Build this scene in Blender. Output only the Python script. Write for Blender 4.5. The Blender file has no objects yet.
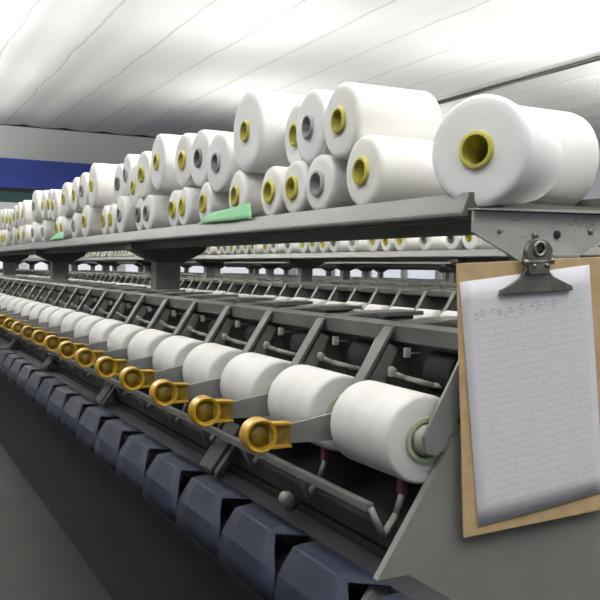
import bpy, bmesh, math, random
from mathutils import Vector, Matrix
random.seed(7)
C = bpy.context.scene.collection
PI = math.pi
EYE = 1.5            # height of the camera; heights below are given relative to it
# "t" runs along the machines away from the camera end (world x = -t)

# ------------------------------------------------------------------ materials
def mat(name, col, rough=.5, metal=0, var=.06, scale=18, bump=0, bscale=60, spec=.4, dirt=None, stretch=(1,1,1)):
    m = bpy.data.materials.new(name); m.use_nodes = True
    nt = m.node_tree; b = nt.nodes['Principled BSDF']
    b.inputs['Roughness'].default_value = rough; b.inputs['Metallic'].default_value = metal
    b.inputs['Specular IOR Level'].default_value = spec
    tc = nt.nodes.new('ShaderNodeTexCoord'); mp = nt.nodes.new('ShaderNodeMapping')
    mp.inputs['Scale'].default_value = stretch
    nt.links.new(tc.outputs['Object'], mp.inputs['Vector'])
    n = nt.nodes.new('ShaderNodeTexNoise'); n.inputs['Scale'].default_value = scale; n.inputs['Detail'].default_value = 4
    nt.links.new(mp.outputs[0], n.inputs['Vector'])
    r = nt.nodes.new('ShaderNodeValToRGB'); e = r.color_ramp.elements
    e[0].position = .3; e[1].position = .7
    d = dirt or tuple(c*(1-var*2) for c in col)
    e[0].color = (*d, 1); e[1].color = (*[min(1, c*(1+var)) for c in col], 1)
    nt.links.new(n.outputs['Fac'], r.inputs['Fac']); nt.links.new(r.outputs['Color'], b.inputs['Base Color'])
    if bump:
        n2 = nt.nodes.new('ShaderNodeTexNoise'); n2.inputs['Scale'].default_value = bscale
        nt.links.new(mp.outputs[0], n2.inputs['Vector'])
        bp = nt.nodes.new('ShaderNodeBump'); bp.inputs['Strength'].default_value = bump; bp.inputs['Distance'].default_value = .01
        nt.links.new(n2.outputs['Fac'], bp.inputs['Height']); nt.links.new(bp.outputs[0], b.inputs['Normal'])
    return m
M = {}
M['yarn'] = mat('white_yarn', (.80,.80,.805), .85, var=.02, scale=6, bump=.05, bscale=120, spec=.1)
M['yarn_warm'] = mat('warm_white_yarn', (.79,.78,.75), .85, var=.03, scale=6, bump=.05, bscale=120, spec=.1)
M['bobbin'] = mat('shaded_white_yarn', (.54,.535,.525), .85, var=.03, scale=6, bump=.05, bscale=120, spec=.1, stretch=(6,1,1))  # same white yarn, colour darkened for the shade under the shelf
M['tube_y'] = mat('yellow_tube', (.52,.48,.10), .45, var=.08)
M['tube_s'] = mat('grey_tube', (.36,.36,.36), .45, var=.06)
M['tube_d'] = mat('dark_grey_tube', (.20,.195,.185), .5, var=.06)
M['tube_g'] = mat('green_grey_tube', (.30,.36,.24), .5, var=.06)
M['chuck'] = mat('chuck_grey', (.26,.27,.22), .45, var=.1)
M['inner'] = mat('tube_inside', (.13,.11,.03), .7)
M['frame'] = mat('machine_grey_paint', (.15,.152,.142), .5, var=.12, scale=9)
M['frame_l'] = mat('light_machine_grey', (.33,.335,.32), .42, var=.08, scale=9)
M['arm'] = mat('cradle_arm_grey', (.165,.168,.162), .42, var=.05, scale=14)
M['plate'] = mat('dark_plate', (.105,.105,.098), .55, var=.15, scale=14)
M['black'] = mat('black_rubber', (.008,.008,.008), .8)
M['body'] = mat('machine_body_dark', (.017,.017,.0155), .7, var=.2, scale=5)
M['shelf'] = mat('shelf_grey', (.115,.115,.103), .42, var=.05, scale=4)
M['shelf_u'] = mat('shelf_under', (.11,.11,.10), .6, var=.08, scale=4)
M['bracket'] = mat('bracket_grey', (.38,.385,.37), .38, var=.05, scale=22, dirt=(.33,.33,.32))
M['post'] = mat('post_grey', (.19,.193,.185), .5, var=.08)
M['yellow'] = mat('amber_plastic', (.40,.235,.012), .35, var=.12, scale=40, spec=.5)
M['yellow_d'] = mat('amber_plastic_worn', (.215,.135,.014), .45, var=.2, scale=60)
M['cover'] = mat('slate_blue_cover', (.018,.023,.042), .6, var=.1, scale=7, spec=.2)
M['strip'] = mat('trough_strip', (.022,.024,.028), .6, var=.1, scale=7)
M['ceramic'] = mat('white_ceramic', (.36,.36,.33), .3)
M['lever'] = mat('grey_lever', (.2,.2,.18), .5)
M['red'] = mat('dull_red_plastic', (.13,.035,.04), .5)
M['steel'] = mat('brushed_steel', (.22,.215,.195), .3, metal=.75, var=.15, scale=30)
M['board'] = mat('tan_board', (.46,.33,.18), .7, var=.06, scale=30)
M['green'] = mat('green_paper', (.21,.47,.25), .75, var=.04)
M['floor'] = mat('dark_floor', (.010,.010,.009), .8, var=.2, scale=3)
M['wall'] = mat('grey_wall', (.52,.53,.52), .8, var=.03, scale=.4)
M['wall_lo'] = mat('pale_wall', (.75,.76,.78), .8, var=.05, scale=.6)
M['blue'] = mat('blue_band', (.035,.065,.34), .6, var=.07, scale=.5)
M['teal'] = mat('dark_teal_band', (.03,.085,.085), .6, var=.1, scale=.5)
M['dim'] = mat('dim_grey_paint', (.032,.033,.031), .6, var=.1)
M['plate2'] = mat('folded_edge_grey', (.105,.106,.10), .55, var=.1)
M['plate3'] = mat('guard_panel_grey', (.075,.075,.070), .55, var=.18, scale=25)
M['endm'] = mat('end_panel_grey', (.19,.193,.18), .5, var=.06, scale=5)
M['dark'] = mat('dark_gap', (.02,.02,.02), .8)
M['bluebin'] = mat('blue_plastic', (.04,.08,.4), .5)

def ceiling_mat():
    m = mat('ceiling_panels', (.88,.88,.865), .85, var=.035, scale=.5, bump=.25, bscale=1.3, stretch=(.35,1,1))
    nt = m.node_tree; b = nt.nodes['Principled BSDF']
    ramp = next(n for n in nt.nodes if n.type == 'VALTORGB')
    tc = next(n for n in nt.nodes if n.type == 'TEX_COORD')
    sep = nt.nodes.new('ShaderNodeSeparateXYZ'); nt.links.new(tc.outputs['Object'], sep.inputs[0])
    nz = nt.nodes.new('ShaderNodeTexNoise'); nz.inputs['Scale'].default_value = .5
    nt.links.new(tc.outputs['Object'], nz.inputs['Vector'])
    ad = nt.nodes.new('ShaderNodeMath'); ad.operation = 'MULTIPLY_ADD'; ad.inputs[1].default_value = .25
    nt.links.new(nz.outputs['Fac'], ad.inputs[0]); nt.links.new(sep.outputs['Y'], ad.inputs[2])
    md = nt.nodes.new('ShaderNodeMath'); md.operation = 'FLOORED_MODULO'; md.inputs[1].default_value = 1.3
    nt.links.new(ad.outputs[0], md.inputs[0])
    lt = nt.nodes.new('ShaderNodeMath'); lt.operation = 'LESS_THAN'; lt.inputs[1].default_value = .045
    nt.links.new(md.outputs[0], lt.inputs[0])
    mx = nt.nodes.new('ShaderNodeMixRGB'); mx.inputs[2].default_value = (.66,.66,.64,1)
    nt.links.new(lt.outputs[0], mx.inputs[0]); nt.links.new(ramp.outputs[0], mx.inputs[1])
    nt.links.new(mx.outputs[0], b.inputs['Base Color'])
    return m
M['ceiling'] = ceiling_mat()

def paper_mat():
    m = bpy.data.materials.new('printed_form'); m.use_nodes = True
    nt = m.node_tree; b = nt.nodes['Principled BSDF']; b.inputs['Roughness'].default_value = .8
    b.inputs['Specular IOR Level'].default_value = .2
    tc = nt.nodes.new('ShaderNodeTexCoord'); sep = nt.nodes.new('ShaderNodeSeparateXYZ')
    nt.links.new(tc.outputs['Object'], sep.inputs[0])
    def math_(op, a, bb=None, c=None):
        n = nt.nodes.new('ShaderNodeMath'); n.operation = op
        for i, v in enumerate((a, bb, c)):
            if v is None: continue
            if isinstance(v, (int, float)): n.inputs[i].default_value = v
            else: nt.links.new(v, n.inputs[i])
        return n.outputs[0]
    Y, Z = sep.outputs['Y'], sep.outputs['Z']         # object space: y across the sheet, z down it (negative)
    row = math_('LESS_THAN', math_('FLOORED_MODULO', Z, .0142), .0022)
    col = math_('LESS_THAN', math_('FLOORED_MODULO', Y, .052), .0016)
    lines = math_('MAXIMUM', row, math_('MULTIPLY', col, .6))
    inside = math_('MULTIPLY', math_('MULTIPLY', math_('GREATER_THAN', Y, .025), math_('LESS_THAN', Y, .315)),
                   math_('MULTIPLY', math_('LESS_THAN', Z, -.062), math_('GREATER_THAN', Z, -.485)))
    lines = math_('MULTIPLY', math_('MULTIPLY', lines, inside), .17)
    mp = nt.nodes.new('ShaderNodeMapping'); mp.inputs['Scale'].default_value = (1, 45, 150)
    nt.links.new(tc.outputs['Object'], mp.inputs['Vector'])
    n1 = nt.nodes.new('ShaderNodeTexNoise'); n1.inputs['Scale'].default_value = 1.6; n1.inputs['Detail'].default_value = 3
    nt.links.new(mp.outputs[0], n1.inputs['Vector'])
    band = math_('GREATER_THAN', math_('FLOORED_MODULO', Z, .0142), .006)
    scr = math_('MULTIPLY', math_('MULTIPLY', math_('GREATER_THAN', n1.outputs['Fac'], .60), band), inside)
    head = math_('MULTIPLY', math_('MULTIPLY', math_('GREATER_THAN', n1.outputs['Fac'], .53), math_('LESS_THAN', Z, -.060)),
                 math_('MULTIPLY', math_('GREATER_THAN', Z, -.080), math_('MULTIPLY', math_('GREATER_THAN', Y, .03), math_('LESS_THAN', Y, .25))))
    ink = math_('MAXIMUM', math_('MAXIMUM', lines, math_('MULTIPLY', scr, .18)), math_('MULTIPLY', head, .33))
    mx = nt.nodes.new('ShaderNodeMixRGB'); mx.inputs[1].default_value = (.60,.60,.645,1); mx.inputs[2].default_value = (.12,.12,.15,1)
    nt.links.new(ink, mx.inputs[0]); nt.links.new(mx.outputs[0], b.inputs['Base Color'])
    return m
M['paper'] = paper_mat()

# ------------------------------------------------------------------ mesh helpers
class MB:
    """collects shapes given as (x, Y, z) with z relative to the eye; ref is subtracted"""
    def __init__(s, ref=(0,0,0)):
        s.bm = bmesh.new(); s.ref = Vector(ref); s.slots = []
    def v(s, p): return s.bm.verts.new(Vector(p) - s.ref)
    def prism(s, pts, x0, x1, bev=0, smooth=False):
        a = [s.v((x0, y, z)) for y, z in pts]; b = [s.v((x1, y, z)) for y, z in pts]
        fs = [s.bm.faces.new(a), s.bm.faces.new(b[::-1])]
        n = len(pts)
        for i in range(n):
            fs.append(s.bm.faces.new((a[i], b[i], b[(i+1) % n], a[(i+1) % n])))
        if bev:
            es = {e for f in fs for e in f.edges}
            bmesh.ops.bevel(s.bm, geom=list(es), offset=bev, segments=2, profile=.6, affect='EDGES')
        return s
    def box(s, x0, x1, y0, y1, z0, z1, bev=0):
        return s.prism([(y0,z0),(y1,z0),(y1,z1),(y0,z1)], x0, x1, bev)
    def lathe(s, prof, o, axis, seg=32, closed=False):
        """prof: (distance along axis, radius)"""
        ax = Vector(axis).normalized(); up = Vector((0,0,1)) if abs(ax.z) < .9 else Vector((0,1,0))
        u = ax.cross(up).normalized(); w = ax.cross(u); o = Vector(o); rings = []
        for d, r in prof:
            if r <= 1e-6: rings.append([s.v(o + ax*d)])
            else: rings.append([s.v(o + ax*d + (u*math.cos(2*PI*k/seg) + w*math.sin(2*PI*k/seg))*r) for k in range(seg)])
        prs = list(zip(rings, rings[1:]))
        if closed: prs.append((rings[-1], rings[0]))
        for A, B in prs:
            for k in range(seg):
                k2 = (k+1) % seg
                if len(A) == 1 and len(B) == 1: continue
                if len(A) == 1: f = (A[0], B[k2], B[k])
                elif len(B) == 1: f = (A[k], A[k2], B[0])
                else: f = (A[k], A[k2], B[k2], B[k])
                fc = s.bm.faces.new(f); fc.smooth = True
        return s
    def tube(s, pts, r, seg=10):
        for a, b in zip(pts, pts[1:]):
            a = Vector(a); b = Vector(b); L = (b-a).length
            s.lathe([(0,0),(0,r),(L,r),(L,0)], a, b-a, seg)
        return s
    def build(s, name, m, parent=None, loc=None):
        bmesh.ops.recalc_face_normals(s.bm, faces=s.bm.faces)
        me = bpy.data.meshes.new(name); s.bm.to_mesh(me); s.bm.free()
        ms = m if isinstance(m, (list, tuple)) else [m]
        for k in ms: me.materials.append(M[k])
        o = bpy.data.objects.new(name, me); C.objects.link(o)
        if parent: o.parent = parent
        if loc is not None: o.location = loc
        # sharp shading by angle
        for e in me.edges: pass
        return o
def sharp(o, ang=40):
    me = o.data
    bm = bmesh.new(); bm.from_mesh(me)
    for e in bm.edges:
        if len(e.link_faces) == 2 and e.calc_face_angle(0) > math.radians(ang): e.smooth = False
    bm.to_mesh(me); bm.free(); return o
def empty(name, loc, rot=(0,0,0)):
    o = bpy.data.objects.new(name, None); C.objects.link(o); o.location = loc; o.rotation_euler = rot
    o.empty_display_size = .05; return o
def tag(o, label, cat, group=None):
    o['label'] = label; o['category'] = cat
    if group: o['group'] = group
    return o
def copy_tree(o, parent=None):
    c = o.copy(); C.objects.link(c); c.parent = parent
    for ch in list(o.children): copy_tree(ch, c)
    return c
def struct(o): o['kind'] = 'structure'; return o
def E(v): return (v[0], v[1], v[2]+EYE)
ONES = ['', 'first','second','third','fourth','fifth','sixth','seventh','eighth','ninth','tenth','eleventh','twelfth','thirteenth',
        'fourteenth','fifteenth','sixteenth','seventeenth','eighteenth','nineteenth']
TENS = ['', '', 'twent','thirt','fort','fift','sixt','sevent','eight','ninet']
def nth(n):
    if n >= 100: return 'hundredth' if n == 100 else 'hundred and ' + nth(n-100)
    if n < 20: return ONES[n]
    if n % 10 == 0: return TENS[n//10] + 'ieth'
    return TENS[n//10] + 'y-' + ONES[n % 10]

# ------------------------------------------------------------------ setting
ROWS = [0, 2.53, 4.95, 7.4, 9.9]       # Y offset of each machine
TEND = 30
f = MB(); f.box(-31, 4, -6, 24, -1.5-.1, -1.5); struct(f.build('floor', 'floor', loc=(0,0,EYE)))
CZ = 4.5
f = MB()
# ceiling: sheets that sag a little between their seams
n = 0; y = -6.0; rows_ = []
while y < 26:
    for k in range(5): rows_.append((y + 1.3*k/5, CZ - .05*math.sin(PI*k/5)))
    y += 1.3
vs = [[f.v((x, yy, zz)) for yy, zz in rows_] for x in (-TEND, -22, -14, -6, 4)]
for A, B in zip(vs, vs[1:]):
    for k in range(len(A)-1):
        fc = f.bm.faces.new((A[k], B[k], B[k+1], A[k+1])); fc.smooth = True
top_ = f.build('ceiling', 'ceiling', loc=(0,0,EYE)); struct(top_)
md = top_.modifiers.new('thickness', 'SOLIDIFY'); md.thickness = .08; md.offset = 1
f = MB(); f.box(-TEND-.3, -TEND, -6, 26, -1.5, 2.0); struct(f.build('wall_far', 'wall_lo', loc=(0,0,EYE)))
f = MB(); f.box(-TEND-.3, -TEND, -6, 26, 3.40, CZ-.07); struct(f.build('wall_far_upper', 'wall', loc=(0,0,EYE)))
f = MB(); f.box(-TEND-.3, -TEND+.02, -6, 26, 2.47, 3.40); struct(f.build('trim_1', 'blue', loc=(0,0,EYE)))
f = MB(); f.box(-TEND-.3, -TEND, -6, 26, 2.34, 2.47); struct(f.build('trim_2', 'dark', loc=(0,0,EYE)))
f = MB(); f.box(-TEND-.3, -TEND, -6, 26, 2.0, 2.34); struct(f.build('trim_3', 'teal', loc=(0,0,EYE)))
f = MB(); f.box(-TEND-.3, -TEND+.03, -6, 26, CZ-.07, CZ+.1); struct(f.build('trim_4', 'dark', loc=(0,0,EYE)))
wm = bpy.data.materials.new('daylight_pane'); wm.use_nodes = True; wb = wm.node_tree.nodes['Principled BSDF']
wb.inputs['Emission Color'].default_value = (.86,.9,1,1); wb.inputs['Emission Strength'].default_value = .5; wb.inputs['Base Color'].default_value = (.5,.5,.5,1)
M['pane'] = wm
yy = 3.0; k = 1
while yy < 23.5:
    f = MB(); f.box(-TEND+.01, -TEND+.03, yy, yy+1.25, -.6, .42)
    f.build(f'window_{k}', 'pane', loc=(0,0,EYE))['kind'] = 'structure'
    yy += 1.6; k += 1
f = MB(); f.tube([(-29.9, 13.2, 4.42), (3.5, 13.2, 4.42)], .05); tag(f.build('conduit', 'steel', loc=(0,0,EYE)), 'thin dark conduit running under the ceiling at upper right', 'pipe')

# ------------------------------------------------------------------ shelves, posts and frame of each machine
POST0, PSTEP = 1.528, 2.752
def shelf(i, t0, t1):
    o = ROWS[i]; rt = empty('package_shelf', E((-t0, o+1.31, .10)))
    rf = Vector((-t0, o+1.31, .10))
    Y = lambda y: o+y
    f = MB(rf); f.box(-t1, -t0-(.12 if i == 0 else 0), Y(1.145), Y(1.62), .150, .170); f.build('tray', 'shelf', rt)
    f = MB(rf); f.prism([(Y(1.122),.173),(Y(1.135),.173),(Y(1.165),.136),(Y(1.165),.122),(Y(1.104),.122),(Y(1.104),.130)], -t1, -t0, .002)
    f.build('front_lip', 'shelf', rt)
    f = MB(rf); f.box(-t1, -t0+.0, Y(1.15), Y(1.60), .118, .132); f.build('underside', 'shelf_u', rt)
    f = MB(rf); f.prism([(Y(1.60),.120),(Y(1.62),.120),(Y(1.635),.195),(Y(1.625),.197),(Y(1.605),.14)], -t1, -t0); f.build('rear_lip', 'shelf', rt)
    f = MB(rf); f.box(-t1, -t0-.02, Y(1.19), Y(1.215), .092, .118); f.build('stringer', 'shelf_u', rt)
    return rt
def post(o, t, top, parent, rf, m='post'):
    f = MB(rf); f.box(-t-.045, -t+.045, o+1.25, o+1.375, -.75, .05, .006); return f.build('post', m, parent)
def gusset(o, t, parent, rf, m):
    pts = [(1.123,.117),(1.123,.089),(1.145,.078),(1.249,.028),(1.387,.028),(1.49,.082),(1.505,.10),(1.505,.117)]
    f = MB(rf); f.prism([(o+a, b) for a, b in pts], -t-.05, -t+.05, .002); return f.build('gusset', m, parent)

ordrow = ['nearest', 'second', 'third', 'fourth', 'fifth', 'sixth']
for i, o in enumerate(ROWS):
    t0 = 1.54 if i == 0 else 1.54
    t1 = 13.6 if i == 0 else 29.2
    sh = shelf(i, t0, t1)
    tag(sh, ['long grey steel shelf full of white yarn packages above the nearest machine',
             'long grey package shelf seen just beneath the nearest shelf',
             'third package shelf back, a thin pale line under the second',
             'fourth package shelf back, thin pale line beneath the third',
             'fifth package shelf back, faint line far across the hall',
             'farthest package shelf, faintest line across the hall'][i], 'shelf')
    # machine frame
    rf = Vector((-t0, o+1.2, -1.5)); fr = empty('winding_machine', E(rf))
    tag(fr, ['long grey winding machine in front, its bobbin row nearest the camera',
             'second winding machine back, seen between the posts of the nearest one',
             'third winding machine back, seen as a dark toothed band',
             'fourth winding machine back, narrow dark band between shelf posts',
             'fifth winding machine back, barely seen far across the hall',
             'farthest winding machine, barely seen across the hall'][i], 'machine')
    k = 0; t = POST0 if i == 0 else POST0 + .9*((i*37) % 3)
    while t < t1:
        post(o, t, .05, fr, rf); 
        if not (i == 0 and k == 0): gusset(o, t, fr, rf, 'shelf_u')
        t += PSTEP; k += 1
    f = MB(rf); f.prism([(o+1.078,-.118),(o+1.10,-.112),(o+1.122,-.112),(o+1.122,-.162),(o+1.086,-.154)], -t1, -t0+.04, .001); f.build('top_rail', 'frame', fr)
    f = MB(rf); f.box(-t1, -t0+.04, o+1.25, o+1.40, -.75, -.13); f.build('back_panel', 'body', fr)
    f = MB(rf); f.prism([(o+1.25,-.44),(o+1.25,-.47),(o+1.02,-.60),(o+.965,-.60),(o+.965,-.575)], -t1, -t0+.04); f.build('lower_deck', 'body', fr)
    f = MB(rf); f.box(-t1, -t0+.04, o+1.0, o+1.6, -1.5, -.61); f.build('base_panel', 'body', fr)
    f = MB(rf); f.lathe([(0,0),(0,.035),(t1-t0,.035),(t1-t0,0)], (-t1, o+1.135, -.425), (1,0,0), 20); f.build('drive_shaft', 'black', fr)
    if i == 0:
        f = MB(rf); f.box(-t1, -t0, .892, .91, -.475, -.458, .002); f.build('guide_rod', 'plate2', fr)
        f = MB(rf); f.box(-t1, -t0, .955, .985, -.56, -.52, .002); f.build('lower_rail', 'body', fr)
        f = MB(rf); f.prism([(1.052,-.325),(1.5,-.325),(1.5,-1.5),(.78,-1.5),(.78,-.80),(.75,-.80)], -1.492, -1.474); f.build('end_panel', 'endm', fr)
        t = 2.47
        while t < 10:
            f = MB(rf); f.prism([(.975,-.45),(.975,-.478),(.90,-.588),(.885,-.588),(.885,-.575)], -t-.05, -t+.05, .003)
            f.prism([(.975,-.45),(.975,-.478),(.90,-.588),(.885,-.588),(.885,-.575)], -t+.075, -t+.10, .003)
            f.build('trough_bracket', 'dim', fr); t += 1.376
        # nub on the deck
        f = MB(rf); f.lathe([(0,0),(0,.018),(.035,.018),(.045,.012),(.045,0)], (-1.93,.915,-.56), (.2,-.5,.5), 16); f.build('knob', 'lever', fr)
        # the two lips of the near end are joined by the shelf bracket
        rb = Vector((-1.53, 1.31, .03)); br = empty('shelf_bracket', E(rb))
        tag(br, 'light grey steel end bracket of the nearest shelf, carrying the clipboard', 'bracket')
        pts = [(1.121,.134),(1.121,.089),(1.135,.082),(1.249,.030),(1.387,.036),(1.47,.082),(1.53,.104),(1.53,.143)]
        f = MB(rb); f.prism(pts, -1.532, -1.524, .0015)
        for (a, b) in (zip(pts[1:], pts[2:])):
            pass
        pl = f.build('plate', 'bracket', br)
        f = MB(rb); f.prism([(1.119,.1345),(1.60,.1345+.0105),(1.60,.1435+.0105),(1.119,.1375)], -1.66, -1.505); f.build('top_flange', 'bracket', br)
        f = MB(rb); f.prism([(1.119,.1325),(1.60,.143),(1.60,.145),(1.119,.1345)], -1.523, -1.5225); f.build('shadow_gap', 'dark', br)
        for (y, z, r) in ((1.282,.087,.0085),(1.342,.092,.009),(1.189,.094,.0055),(1.436,.101,.006),(1.31,.072,.005)):
            f = MB(rb); f.lathe([(0,0),(0,r),(.004,r*.9),(.004,0)], (-1.524, y, z), (1,0,0), 20); f.build('bolt_hole' if r > .0086 else 'bolt', 'dark' if r > .0086 else 'steel', br)
        f = MB(rb)
        rnd = random.Random(3)
        for j in range(16):
            y = 1.372 + .0052*j; z = .118 - .006*math.sin(j*1.3) - .0005*j
            f.box(-1.5241, -1.5235, y, y+.0034, z, z + .0022 + .003*rnd.random())
        f.box(-1.5241, -1.5235, 1.215, 1.24, .117, .119); f.box(-1.5241, -1.5235, 1.245, 1.262, .082, .0835)
        f.build('scuff_marks', 'post', br)

# ------------------------------------------------------------------ winding heads (one per bobbin position)
PITCH, T0 = .344, 1.50
def head_proto(full=True):
    """built about x=0 at the middle of its bobbin; bobbin spans x -.12 .. +.12"""
    rf = Vector((0, 1.12, -.45)); rt = empty('yarn_winder', E(rf))
    # dividing plate on the far side with its folded front edge
    pts = [(.985,-.275),(1.078,-.128),(1.10,-.114),(1.19,-.116),(1.215,-.112),(1.37,-.108),(1.37,-.125),(1.26,-.126),(1.25,-.44),(1.10,-.44),(1.02,-.38),(.99,-.31)]
    f = MB(rf); f.prism(pts, -.172, -.164, .001)
    sp = f.build('side_plate', 'plate', rt)
    f = MB(rf); f.prism([(.980,-.272),(1.072,-.124),(1.098,-.110),(1.098,-.114),(1.076,-.130),(.988,-.277)], -.172, -.132); f.build('folded_edge', 'plate2', sp)
    f = MB(rf); f.prism([(1.19,-.112),(1.215,-.105),(1.375,-.101),(1.375,-.112),(1.216,-.117),(1.19,-.124)], -.235, -.120, .001)
    f.build('top_bracket', 'frame_l', rt)
    f = MB(rf); f.prism([(1.12,-.112),(1.205,-.106),(1.24,-.118),(1.24,-.15),(1.12,-.15)], -.20, -.10, .004); f.build('shoulder', 'frame', rt)
    if not full: return rt
    # inclined panel under the rail, with an opening where the drum shows
    f = MB(rf); f.prism([(1.108,-.145),(1.116,-.145),(1.185,-.31),(1.177,-.31)], -.163, .168); f.build('guard_panel', 'plate3', rt)
    f = MB(rf); f.prism([(1.104,-.150),(1.110,-.150),(1.135,-.215),(1.129,-.215)], .085, .165, .002); f.build('cover_plate', 'plate2', rt)
    f = MB(rf); f.lathe([(0,0),(0,.044),(.008,.050),(.095,.050),(.104,.045),(.104,.030),(.098,.028),(.098,0)], (-.035, 1.138, -.212), (1,0,0), 28); f.build('traverse_drum', 'black', rt)
    f = MB(rf); f.lathe([(0,0),(0,.010),(.012,.010),(.012,0)], (-.164, 1.06+.02, -.14), (1,0,0), 12); f.build('bolt', 'frame_l', sp)
    f = MB(rf); f.lathe([(0,0),(0,.008),(.010,.008),(.010,0)], (-.164, 1.15, -.16), (1,0,0), 12); f.build('bolt', 'frame_l', sp)
    f = MB(rf); f.box(-.1, -.088, 1.082, 1.096, -.188, -.166, .002); f.box(-.098, -.09, 1.088, 1.16, -.18, -.176); g = f.build('ceramic_guide', 'ceramic', rt)
    f = MB(rf); f.tube([(-.06,1.03,-.216),(-.03,1.05,-.226),(.02,1.085,-.236),(.05,1.13,-.24)], .006, 8); f.lathe([(0,0),(.003,.011),(.012,.012),(.02,.006),(.022,0)], (-.062,1.02,-.214),(.3,.9,0),10)
    f.build('trip_lever', 'lever', rt)
    # cradle arm on the far side of the bobbin, ending in the amber handle
    f = MB(rf); f.prism([(.812,-.333),(1.0,-.300),(1.03,-.31),(1.035,-.345),(1.01,-.372),(.812,-.374)], -.148, -.138, .002)
    arm = f.build('cradle_arm', 'arm', rt)
    f = MB(rf); f.prism([(.985,-.30),(1.07,-.16),(1.095,-.17),(1.03,-.32)], -.150, -.140, .001); f.build('arm_link', 'frame', arm)
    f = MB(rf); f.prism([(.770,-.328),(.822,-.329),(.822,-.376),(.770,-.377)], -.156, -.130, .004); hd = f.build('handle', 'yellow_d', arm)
    f = MB(rf); f.prism([(.775,-.324),(.822,-.326),(.822,-.331),(.775,-.330)], -.156, -.122, .001); f.build('handle_rim', 'yellow', hd); f = MB(rf); f.prism([(.775,-.372),(.822,-.374),(.822,-.379),(.775,-.380)], -.156, -.122, .001); f.build('handle_rim', 'yellow', hd)
    f = MB(rf); f.lathe([(-.004,0),(-.004,.036),(.0,.038),(.034,.037),(.036,.034),(.034,.029),(.022,.026),(.0225,.0)], (-.160, .752, -.352), (1,0,0), 32); sharp(f.build('cup', 'yellow', hd), 50)
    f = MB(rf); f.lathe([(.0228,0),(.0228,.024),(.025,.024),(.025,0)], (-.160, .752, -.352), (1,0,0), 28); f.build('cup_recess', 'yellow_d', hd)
    # cradle arm on the near side
    f = MB(rf); f.prism([(.978,-.318),(.985,-.352),(1.005,-.358),(1.025,-.348),(1.115,-.185),(1.10,-.15),(1.07,-.15)], .142, .150, .002)
    a2 = f.build('cradle_arm', 'arm', rt)
    f = MB(rf); f.lathe([(0,0),(0,.018),(-.006,.030),(-.022,.034),(-.024,.030),(-.024,0)], (.142, 1.0, -.33), (1,0,0), 20); f.build('chuck', 'chuck', a2)
    f = MB(rf); f.lathe([(0,0),(0,.018),(.006,.030),(.014,.034),(.018,.030),(.018,0)], (-.138, 1.0, -.33), (1,0,0), 20); f.build('chuck', 'chuck', arm)
    # lower thread guide
    f = MB(rf); f.tube([(.07,.985,-.44),(.068,.97,-.49),(.085,.93,-.525),(.085,.90,-.467)], .0075, 8); g = f.build('thread_guide', 'lever', rt)
    f = MB(rf); f.box(.059, .081, .974, .990, -.448, -.412, .003); f.build('guide_tip', 'red', g)
    return rt
GH = 'winding heads of the nearest machine'
H = head_proto(True)
far = head_proto(False)
def place(o, row, t):
    o.location = (-t, ROWS[row]+1.12, EYE-.45)
def bob_proto(tube_mat='tube_g', r=.0915):
    rf = Vector((0,1.0,-.33)); rt = empty('yarn_bobbin', E(rf))
    L = .12; p = [(-L,.044),(-L,r-.008),(-L+.002,r-.003),(-L+.008,r),(L-.008,r*.985),(L-.002,r*.985-.003),(L,r*.985-.008),(L,.044)]
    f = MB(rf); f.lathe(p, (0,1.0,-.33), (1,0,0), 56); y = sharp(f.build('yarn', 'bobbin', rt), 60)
    f = MB(rf); f.lathe([(-L-.007,.036),(-L-.007,.045),(L+.007,.045),(L+.007,.036)], (0,1.0,-.33), (1,0,0), 28, closed=True); sharp(f.build('tube', tube_mat, rt), 50)
    return rt
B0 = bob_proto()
nh = 26
for k in range(nh):
    h = H if k == 0 else copy_tree(H)
    tc = T0 + .12 + PITCH*k; place(h, 0, tc)
    tag(h, f'grey winding head with amber cup handle, {nth(k+1)} from the clipboard end of the nearest machine' if k else
        'winding head nearest the camera with amber cup handle and grey cradle arm', 'winder', GH)
    b = B0 if k == 0 else copy_tree(B0)
    b.location = (-tc, 1.0, EYE-.33); b.rotation_euler = (.13*k, 0, 0)
    if k and k not in (1,2,3):
        s = 1 - .05*random.random(); b.scale = (1, s, s)
    tag(b, f'white bobbin in cradle, {nth(k+1)} from the clipboard in the nearest row' if k else
        'largest white bobbin in its cradle, beside the clipboard', 'bobbin', 'white bobbins winding on the nearest machine')
# heads and bobbins of the machines behind (seen between shelf and nearest machine)
first_t = {1: 4.6, 2: 8.3, 3: 11.6, 4: 15.5}
last = {1: 29, 2: 29, 3: 29, 4: 29}
usedfar = False; usedb = False
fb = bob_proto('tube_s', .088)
for row in (1,2,3,4):
    t = first_t[row]; k = 0
    while t < last[row]:
        k += 1
        h = copy_tree(far) if usedfar else far; usedfar = True
        place(h, row, t)
        tag(h, f'dark winding head, {nth(k)} from the right on the {ordrow[row]} machine back', 'winder', f'winding heads of the {ordrow[row]} machine')
        if row < 4:
            b = copy_tree(fb) if usedb else fb; usedb = True
            b.location = (-t, ROWS[row]+1.0, EYE-.318)
            s = .8 + .2*random.random(); b.scale = (1, s, s)
            tag(b, f'small white bobbin, {nth(k)} from the right on the {ordrow[row]} machine back', 'bobbin', f'bobbins on the {ordrow[row]} machine')
        t += PITCH

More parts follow.
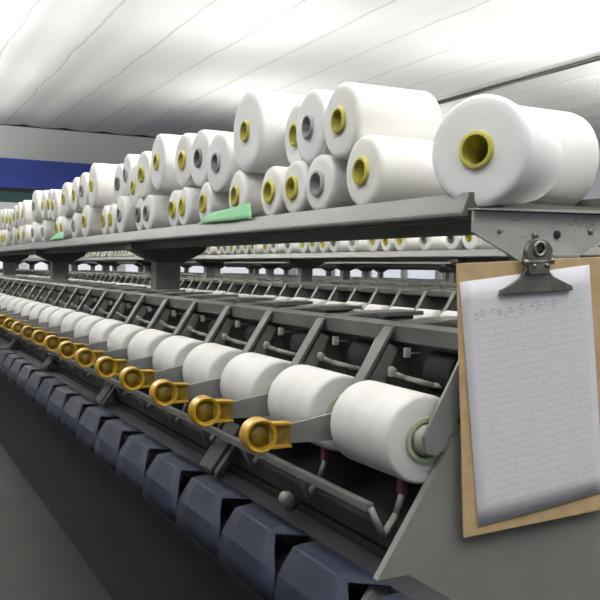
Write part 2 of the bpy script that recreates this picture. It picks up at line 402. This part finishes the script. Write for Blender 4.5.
# ------------------------------------------------------------------ thread trough with its slotted covers
rf = Vector((-1.6, .86, -.70)); tr = empty('thread_trough', E(rf))
tag(tr, 'long slate blue trough with slotted covers running below the amber cups', 'trough')
f = MB(rf); f.prism([(.80,-.725),(.806,-.70),(.845,-.66),(.90,-.65),(.90,-.725)], -13.5, -1.2); f.build('channel', 'black', tr)
f = MB(rf); f.prism([(.893,-.590),(.955,-.588),(.955,-.72),(.948,-.72),(.948,-.596),(.893,-.598)], -13.5, -1.2, .001); f.build('back_strip', 'strip', tr)
f = MB(rf); f.box(-13.5, -1.2, .792, .86, -.735, -.715); f.build('bottom_strip', 'strip', tr)
prof = [(.788,-.725,.003,.003),(.790,-.690,.003,.003),(.797,-.655,.003,.016),(.815,-.625,.003,.060),(.832,-.599,.003,.095),(.837,-.5955,.003,.096),(.862,-.592,.003,.066),(.893,-.590,.003,.036)]
me = None; t = 1.235; k = 0
while t < 13.3:
    if me is None:
        f = MB(rf); vo = []
        for (y, z, ga, gb) in prof:
            x0, x1 = -.344/2 + ga - (-0), .344/2 - gb
            vo.append([f.v((rf.x + x0 + (x1-x0)*j/4, y, z)) for j in range(5)])
        for A, B in zip(vo, vo[1:]):
            for j in range(4):
                fc = f.bm.faces.new((A[j], A[j+1], B[j+1], B[j])); fc.smooth = True
        c = sharp(f.build('trough_cover', 'cover', tr), 12); me = c
        md = c.modifiers.new('thickness', 'SOLIDIFY'); md.thickness = .004; md.offset = -1
    else:
        c = me.copy(); C.objects.link(c); c.parent = tr
    c.location = (1.6 - t, 0, 0)
    t += .344; k += 1

# ------------------------------------------------------------------ packages on the shelf
def package(tc, Y, z, r, tube, row=0, L=.25, rz=0, taper=1.0, mat_y='yarn', seg=48, tilt=0, rr=.038, back_round=.012):
    rt = empty('yarn_package', E((-tc, Y, z)), (tilt, 0, rz))
    rb = r*taper; ri = rr*.78
    p = [(0,rr-.001),(0,r*.80),(.0015,r-.010),(.005,r-.004),(.011,r-.0005),(.02,r)] + \
        [(L-back_round*1.2,rb),(L-back_round*.6,rb-back_round*.13),(L-back_round*.2,rb-back_round*.5),(L,rb-back_round),(L,rr-.001)]
    f = MB(); f.lathe(p, (0,0,0), (0,1,0), seg); sharp(f.build('yarn', mat_y, rt), 50)
    f = MB(); f.lathe([(-.010,ri),(-.010,rr-.002),(-.008,rr),(L+.01,rr),(L+.01,ri)], (0,0,0), (0,1,0), 28, closed=True); tb = sharp(f.build('tube', {'y':'tube_y','s':'tube_s','d':'tube_d'}[tube], rt), 50)
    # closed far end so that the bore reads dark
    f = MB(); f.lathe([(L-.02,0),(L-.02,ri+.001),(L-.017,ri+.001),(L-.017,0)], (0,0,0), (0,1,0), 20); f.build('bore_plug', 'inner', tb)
    return rt
TC = {'y': 'yellow', 's': 'grey', 'd': 'dark grey'}
BOT = [(2.066, 1.16, 'y', 0.095), (2.322, 1.16, 's', 0.083), (2.492, 1.16, 'y', 0.083), (2.666, 1.16, 'y', 0.083), (2.965, 1.16, 'y', 0.09), (3.301, 1.16, 'y', 0.083), (3.559, 1.16, 'y', 0.083), (3.723, 1.169, 'y', 0.083), (4.093, 1.16, 's', 0.085), (4.261, 1.168, 'd', 0.085), (4.596, 1.16, 's', 0.1), (4.787, 1.16, 'y', 0.085), (4.955, 1.162, 'y', 0.085), (5.435, 1.16, 'y', 0.1), (5.753, 1.16, 's', 0.085), (6.147, 1.16, 'y', 0.085), (6.326, 1.16, 'y', 0.085), (6.882, 1.16, 's', 0.085), (7.339, 1.16, 's', 0.09), (7.799, 1.16, 'y', 0.085), (8.079, 1.16, 'y', 0.085), (8.503, 1.16, 's', 0.085), (8.973, 1.16, 'y', 0.085)]
TOP = [(2.198, 1.16, 'y', 0.105), (2.411, 1.17, 's', 0.11), (2.624, 1.227, 'y', 0.105), (2.883, 1.16, 'y', 0.14), (3.168, 1.16, 's', 0.105), (3.376, 1.162, 'd', 0.105), (3.584, 1.164, 'y', 0.105), (3.944, 1.16, 'y', 0.12), (4.19, 1.16, 'y', 0.105), (4.398, 1.177, 'y', 0.105), (4.601, 1.19, 's', 0.1), (4.799, 1.198, 'd', 0.1), (5.258, 1.16, 'y', 0.12), (5.529, 1.16, 's', 0.1), (5.766, 1.16, 'y', 0.1), (6.091, 1.16, 'y', 0.1), (6.489, 1.16, 'y', 0.1), (6.687, 1.167, 'y', 0.1), (6.897, 1.16, 'y', 0.1), (7.306, 1.16, 's', 0.11), (7.871, 1.16, 'y', 0.1), (8.153, 1.16, 'y', 0.1)]
GP = 'white yarn packages on the nearest shelf'
FLOOR = .171
bots = []
for j, (t, Y, c, r) in enumerate(BOT): bots.append([t, Y, c, r, 0])
# packages set back in the gaps of the front row
ext = []
for a, b in zip(bots, bots[1:]):
    g = (b[0]-b[3]) - (a[0]+a[3])
    if g > .17: ext.append([(a[0]+a[3]+b[0]-b[3])/2, 1.30, 's', min(.09, g/2-.002), 1])
t = bots[-1][0] + .19
rnd = random.Random(11)
while t < 12.8:
    bots.append([t, 1.16, rnd.choice('yys'), .088, 0]); t += .185
allb = sorted(bots + ext)
GAPS = {}
for j, (t, Y, c, r, back) in enumerate(allb):
    Yc = max(1.15, Y)
    rz = rnd.uniform(-.05, .05)
    o = package(t, Yc, FLOOR + r, r, c, mat_y=rnd.choice(['yarn','yarn','yarn_warm']) if t < 5 else 'yarn_warm', rz=rz, taper=1.0 if j else 1.0, L=.25 if j else .27)
    tag(o, ('white yarn package with yellow tube on lower tier, next to the turned end package' if j == 0 else
            f'white package with {TC[c]} tube, {nth(j+1)} along the lower tier from the clipboard end'), 'yarn package', GP)
tops = [[a, b, c, (r+.012 if a > 5 else r+.008 if a > 3 else r)] for a, b, c, r in TOP]; t = tops[-1][0] + .22
while t < 12.6:
    tops.append([t, 1.16, rnd.choice('yys'), .1]); t += .21 + .08*rnd.random()
prev = None
for j, (t, Y, c, r) in enumerate(tops):
    z = max(FLOOR + b[3] + math.sqrt(max(0, (r+b[3])**2 - (t-b[0])**2)) for b in allb)
    if prev:      # keep clear of the neighbour in front
        dt = t-prev[0]; need = (r+prev[2])
        if dt < need*.97: pass
    o = package(t, max(1.15, Y), z, r, c, rz=rnd.uniform(-.06,.06), mat_y=rnd.choice(['yarn','yarn','yarn_warm']) if t < 5 else 'yarn_warm', taper=1.0, L=.25 if j else .27)
    prev = (t, z, r)
    tag(o, f'white package with {TC[c]} tube, {nth(j+1)} along the upper tier from the clipboard end', 'yarn package', GP)
# the turned package at the end and the ones behind it
A = package(1.537, 1.135, .1435+.1165, .1165, 'y', rz=math.radians(24), taper=.84, L=.21, seg=64, rr=.040)
tag(A, 'large white package with yellow tube turned toward the camera at the shelf end', 'yarn package', GP)
Bk = package(1.80, 1.375, FLOOR+.125, .125, 'y', L=.25, taper=1.0, rz=.03, seg=64, back_round=.03)
tag(Bk, 'large white package lying behind the turned end package, at right above the clipboard', 'yarn package', GP)
P2 = package(2.12, 1.43, FLOOR+.125, .125, 'y', L=.25, taper=1.0, seg=64, back_round=.03)
tag(P2, 'white package lying behind the lower tier left of the turned end package', 'yarn package', GP)
# packages on the second and third shelves
for row, ta, tb_ in ((1, 3.2, 29), (2, 9.0, 29)):
    t = ta; k = 0
    proto = {}
    while t < tb_:
        k += 1; c = rnd.choice('yysd'); r = rnd.choice([.088, .095])
        Y = ROWS[row]+1.16; z = FLOOR + r
        if (c, r) in proto:
            o = copy_tree(proto[(c, r)]); o.location = E((-t, Y, z))
        else:
            o = package(t, Y, z, r, c, row, mat_y='yarn_warm', seg=28); proto[(c, r)] = o
        tag(o, f'white package with {TC[c]} tube, {nth(k)} from right on the {ordrow[row]} shelf', 'yarn package', f'yarn packages on the {ordrow[row]} shelf')
        t += (.21 if rnd.random() < .7 else .34) * (1 if row == 1 else 1.5)

# ------------------------------------------------------------------ green slips
def slip(pts, label):
    """pts: four (t, z) corners; leans back from the shelf lip"""
    zc = min(p[1] for p in pts); tcn = sum(p[0] for p in pts)/4
    f = MB((-tcn, 1.12, zc))
    for dy in (0,): 
        vs = []
        n = 6
        (tA, zA), (tB, zB), (tC, zC), (tD, zD) = pts      # bottom far, top far, top near, bottom near
        for u in range(n+1):
            a = u/n; row = []
            for w in range(4):
                b = w/3
                tt = (tA*(1-b)+tB*b)*(1-a) + (tD*(1-b)+tC*b)*a
                zz = (zA*(1-b)+zB*b)*(1-a) + (zD*(1-b)+zC*b)*a
                row.append(f.v((-tt, 1.112 + .024*b + .002*math.sin(a*9+b*3), zz)))
            vs.append(row)
        for P, Q in zip(vs, vs[1:]):
            for w in range(3):
                fc = f.bm.faces.new((P[w], Q[w], Q[w+1], P[w+1])); fc.smooth = True
    o = f.build('paper_slip', 'green', loc=E((-tcn, 1.12, zc)))
    md = o.modifiers.new('thickness', 'SOLIDIFY'); md.thickness = .0015
    return tag(o, label, 'paper', 'green slips on the shelf lip')
slip([(3.225,.172),(3.19,.208),(2.77,.224),(2.70,.168)], 'pale green slip on the shelf lip, the larger one nearer the clipboard')
slip([(6.38,.176),(6.20,.222),(5.98,.226),(5.84,.176)], 'small pale green slip on the shelf lip far to the left')

# ------------------------------------------------------------------ clipboard
rf = Vector((0,0,0))
cb = empty('clipboard', E((-1.452, 1.032, .022)), (math.radians(-3.6), 0, 0))
cb.rotation_euler = (math.radians(3.6), 0, 0)
tag(cb, 'tan clipboard with steel clip hanging from the shelf bracket at right', 'clipboard')
f = MB(); f.box(-.004, 0, 0, .382, -.545, 0, .0015); f.build('board', 'board', cb)
f = MB()
f.prism([(.095,-.066),(.282,-.066),(.279,-.056),(.262,-.050),(.228,-.037),(.212,-.014),(.162,-.014),(.148,-.037),(.116,-.050),(.098,-.056)], .002, .012, .002)
cl = f.build('clip', 'steel', cb)
f = MB(); f.prism([(.162,-.03),(.212,-.03),(.216,.0),(.222,.02),(.212,.036),(.196,.044),(.176,.044),(.160,.036),(.152,.02),(.158,.0)], .010, .022, .003); f.build('clip_lever', 'steel', cl)
f = MB(); f.lathe([(0,.010),(.006,.010),(.006,.017),(0,.017)], (.020,.186,.022), (1,0,0), 24, closed=True); f.build('hanging_ring', 'steel', cl)
f = MB(); f.lathe([(0,0),(0,.009),(.001,.009),(.001,0)], (.0215,.186,.022), (1,0,0), 20); f.build('eyelet_hole', 'dark', cl)
for y in (.172,.204):
    f = MB(); f.lathe([(0,0),(0,.006),(.004,.004),(.004,0)], (.021,y,-.012), (1,0,0), 14); f.build('rivet', 'steel', cl)
f = MB(); f.tube([(.016,.150,-.004),(.016,.224,-.004)], .007, 10); f.build('spring', 'steel', cl)
pp = MB()
n = 12
vs = [[pp.v((.0006 + .002*math.sin(i/n*PI)*(j/n)**2, .332*i/n, -.492*j/n)) for i in range(n+1)] for j in range(n+1)]
for P, Q in zip(vs, vs[1:]):
    for w in range(n):
        fc = pp.bm.faces.new((P[w], P[w+1], Q[w+1], Q[w])); fc.smooth = True
ps = pp.build('paper_sheet', 'paper', loc=E((-1.4505, 1.038, -.014)))
ps.rotation_euler = (math.radians(7.2), 0, 0)
md = ps.modifiers.new('thickness', 'SOLIDIFY'); md.thickness = .0006
tag(ps, 'white printed form with ruled rows clipped to the tan clipboard', 'paper')

# a blue drum far down the hall
f = MB(); f.lathe([(0,0),(0,.27),(.02,.29),(.30,.29),(.32,.30),(.34,.29),(.60,.29),(.62,.30),(.64,.29),(.86,.28),(.88,.27),(.88,0)], (0,0,0), (0,0,1), 28)
o = f.build('drum', 'bluebin', loc=(-28.5, 9.75, .0)); o.location.z = 0
bpy.data.objects.remove(o) if False else tag(o, 'blue drum far down the hall between the machines', 'drum')

# ------------------------------------------------------------------ camera
th, pitch, roll = (0.446179, 0.031691, 0.022)
fw = Vector((-math.cos(th)*math.cos(pitch), math.sin(th)*math.cos(pitch), -math.sin(pitch)))
rt_ = Vector((math.sin(th), math.cos(th), 0)); up = rt_.cross(fw)
cr, sr = math.cos(roll), math.sin(roll)
R_ = rt_*cr + up*sr; U_ = up*cr - rt_*sr       # picture turned clockwise by roll
m = Matrix((R_, U_, -fw)).transposed().to_4x4(); m.translation = (0,0,EYE)
cam = bpy.data.cameras.new('camera'); co = bpy.data.objects.new('camera', cam); C.objects.link(co)
cam.sensor_width = 36; cam.lens = 900/600*36; cam.clip_start = .02; cam.clip_end = 200
co.matrix_world = m; bpy.context.scene.camera = co

# ------------------------------------------------------------------ light
def area(loc, sx, sy, power, col=(1,.985,.95), rot=(0,0,0)):  # area lamp added for fill, with no fitting modelled
    l = bpy.data.lights.new('fill_lamp', 'AREA'); l.shape = 'RECTANGLE'; l.size = sx; l.size_y = sy; l.energy = power; l.color = col
    o = bpy.data.objects.new('fill_lamp', l); C.objects.link(o); o.location = loc; o.rotation_euler = rot
UP = PI
for x, y, p in ((1.5,2.5,260),(1.5,8,320),(-3,6,420),(-3,11.5,650),(-7.5,10.5,800),(-7.5,16,1000),(-12,17,1100),(3,-2.5,330),(-3,2.2,260)):
    area((x, y, EYE+3.2), 2.6, .6, p, rot=(UP,0,0))  # added uplights out of view, there to brighten the ceiling
for x, y, p in ((2.5,1.5,34),(2.5,5.0,22),(-2,2.6,5),(-2,6,8)):
    area((x, y, EYE+3.1), 2.4, .4, p)  # unseen downlights added for a little fill from above
for x in (-1.5, -6.5):
    area((x, -2.6, EYE+3.4), 3, .5, 200, rot=(UP,0,0))  # uplights added over the aisle; their bounce brightens the package faces
for t in (12, 17, 22, 27):
    area((-t, -.6, EYE+3.1), 3, .5, 560, rot=(UP,0,0))  # unseen uplights left of view, added to light the far ceiling
for t, y in ((15,6.2),(21,8.5),(22,14),(14,11)):
    area((-t, y, EYE+1.5), 3, .6, 85, rot=(UP,0,0))  # uplights added behind the near packages, hidden from view, for the far ceiling
w = bpy.data.worlds.new('world'); bpy.context.scene.world = w; w.use_nodes = True
w.node_tree.nodes['Background'].inputs[0].default_value = (.93,.96,1,1)
w.node_tree.nodes['Background'].inputs[1].default_value = .25
sc = bpy.context.scene
sc.view_settings.view_transform = 'Standard'; sc.view_settings.look = 'None'; sc.view_settings.gamma = 1
sc.view_settings.use_curve_mapping = False; sc.view_settings.exposure = .28
sc.cycles.use_denoising = True
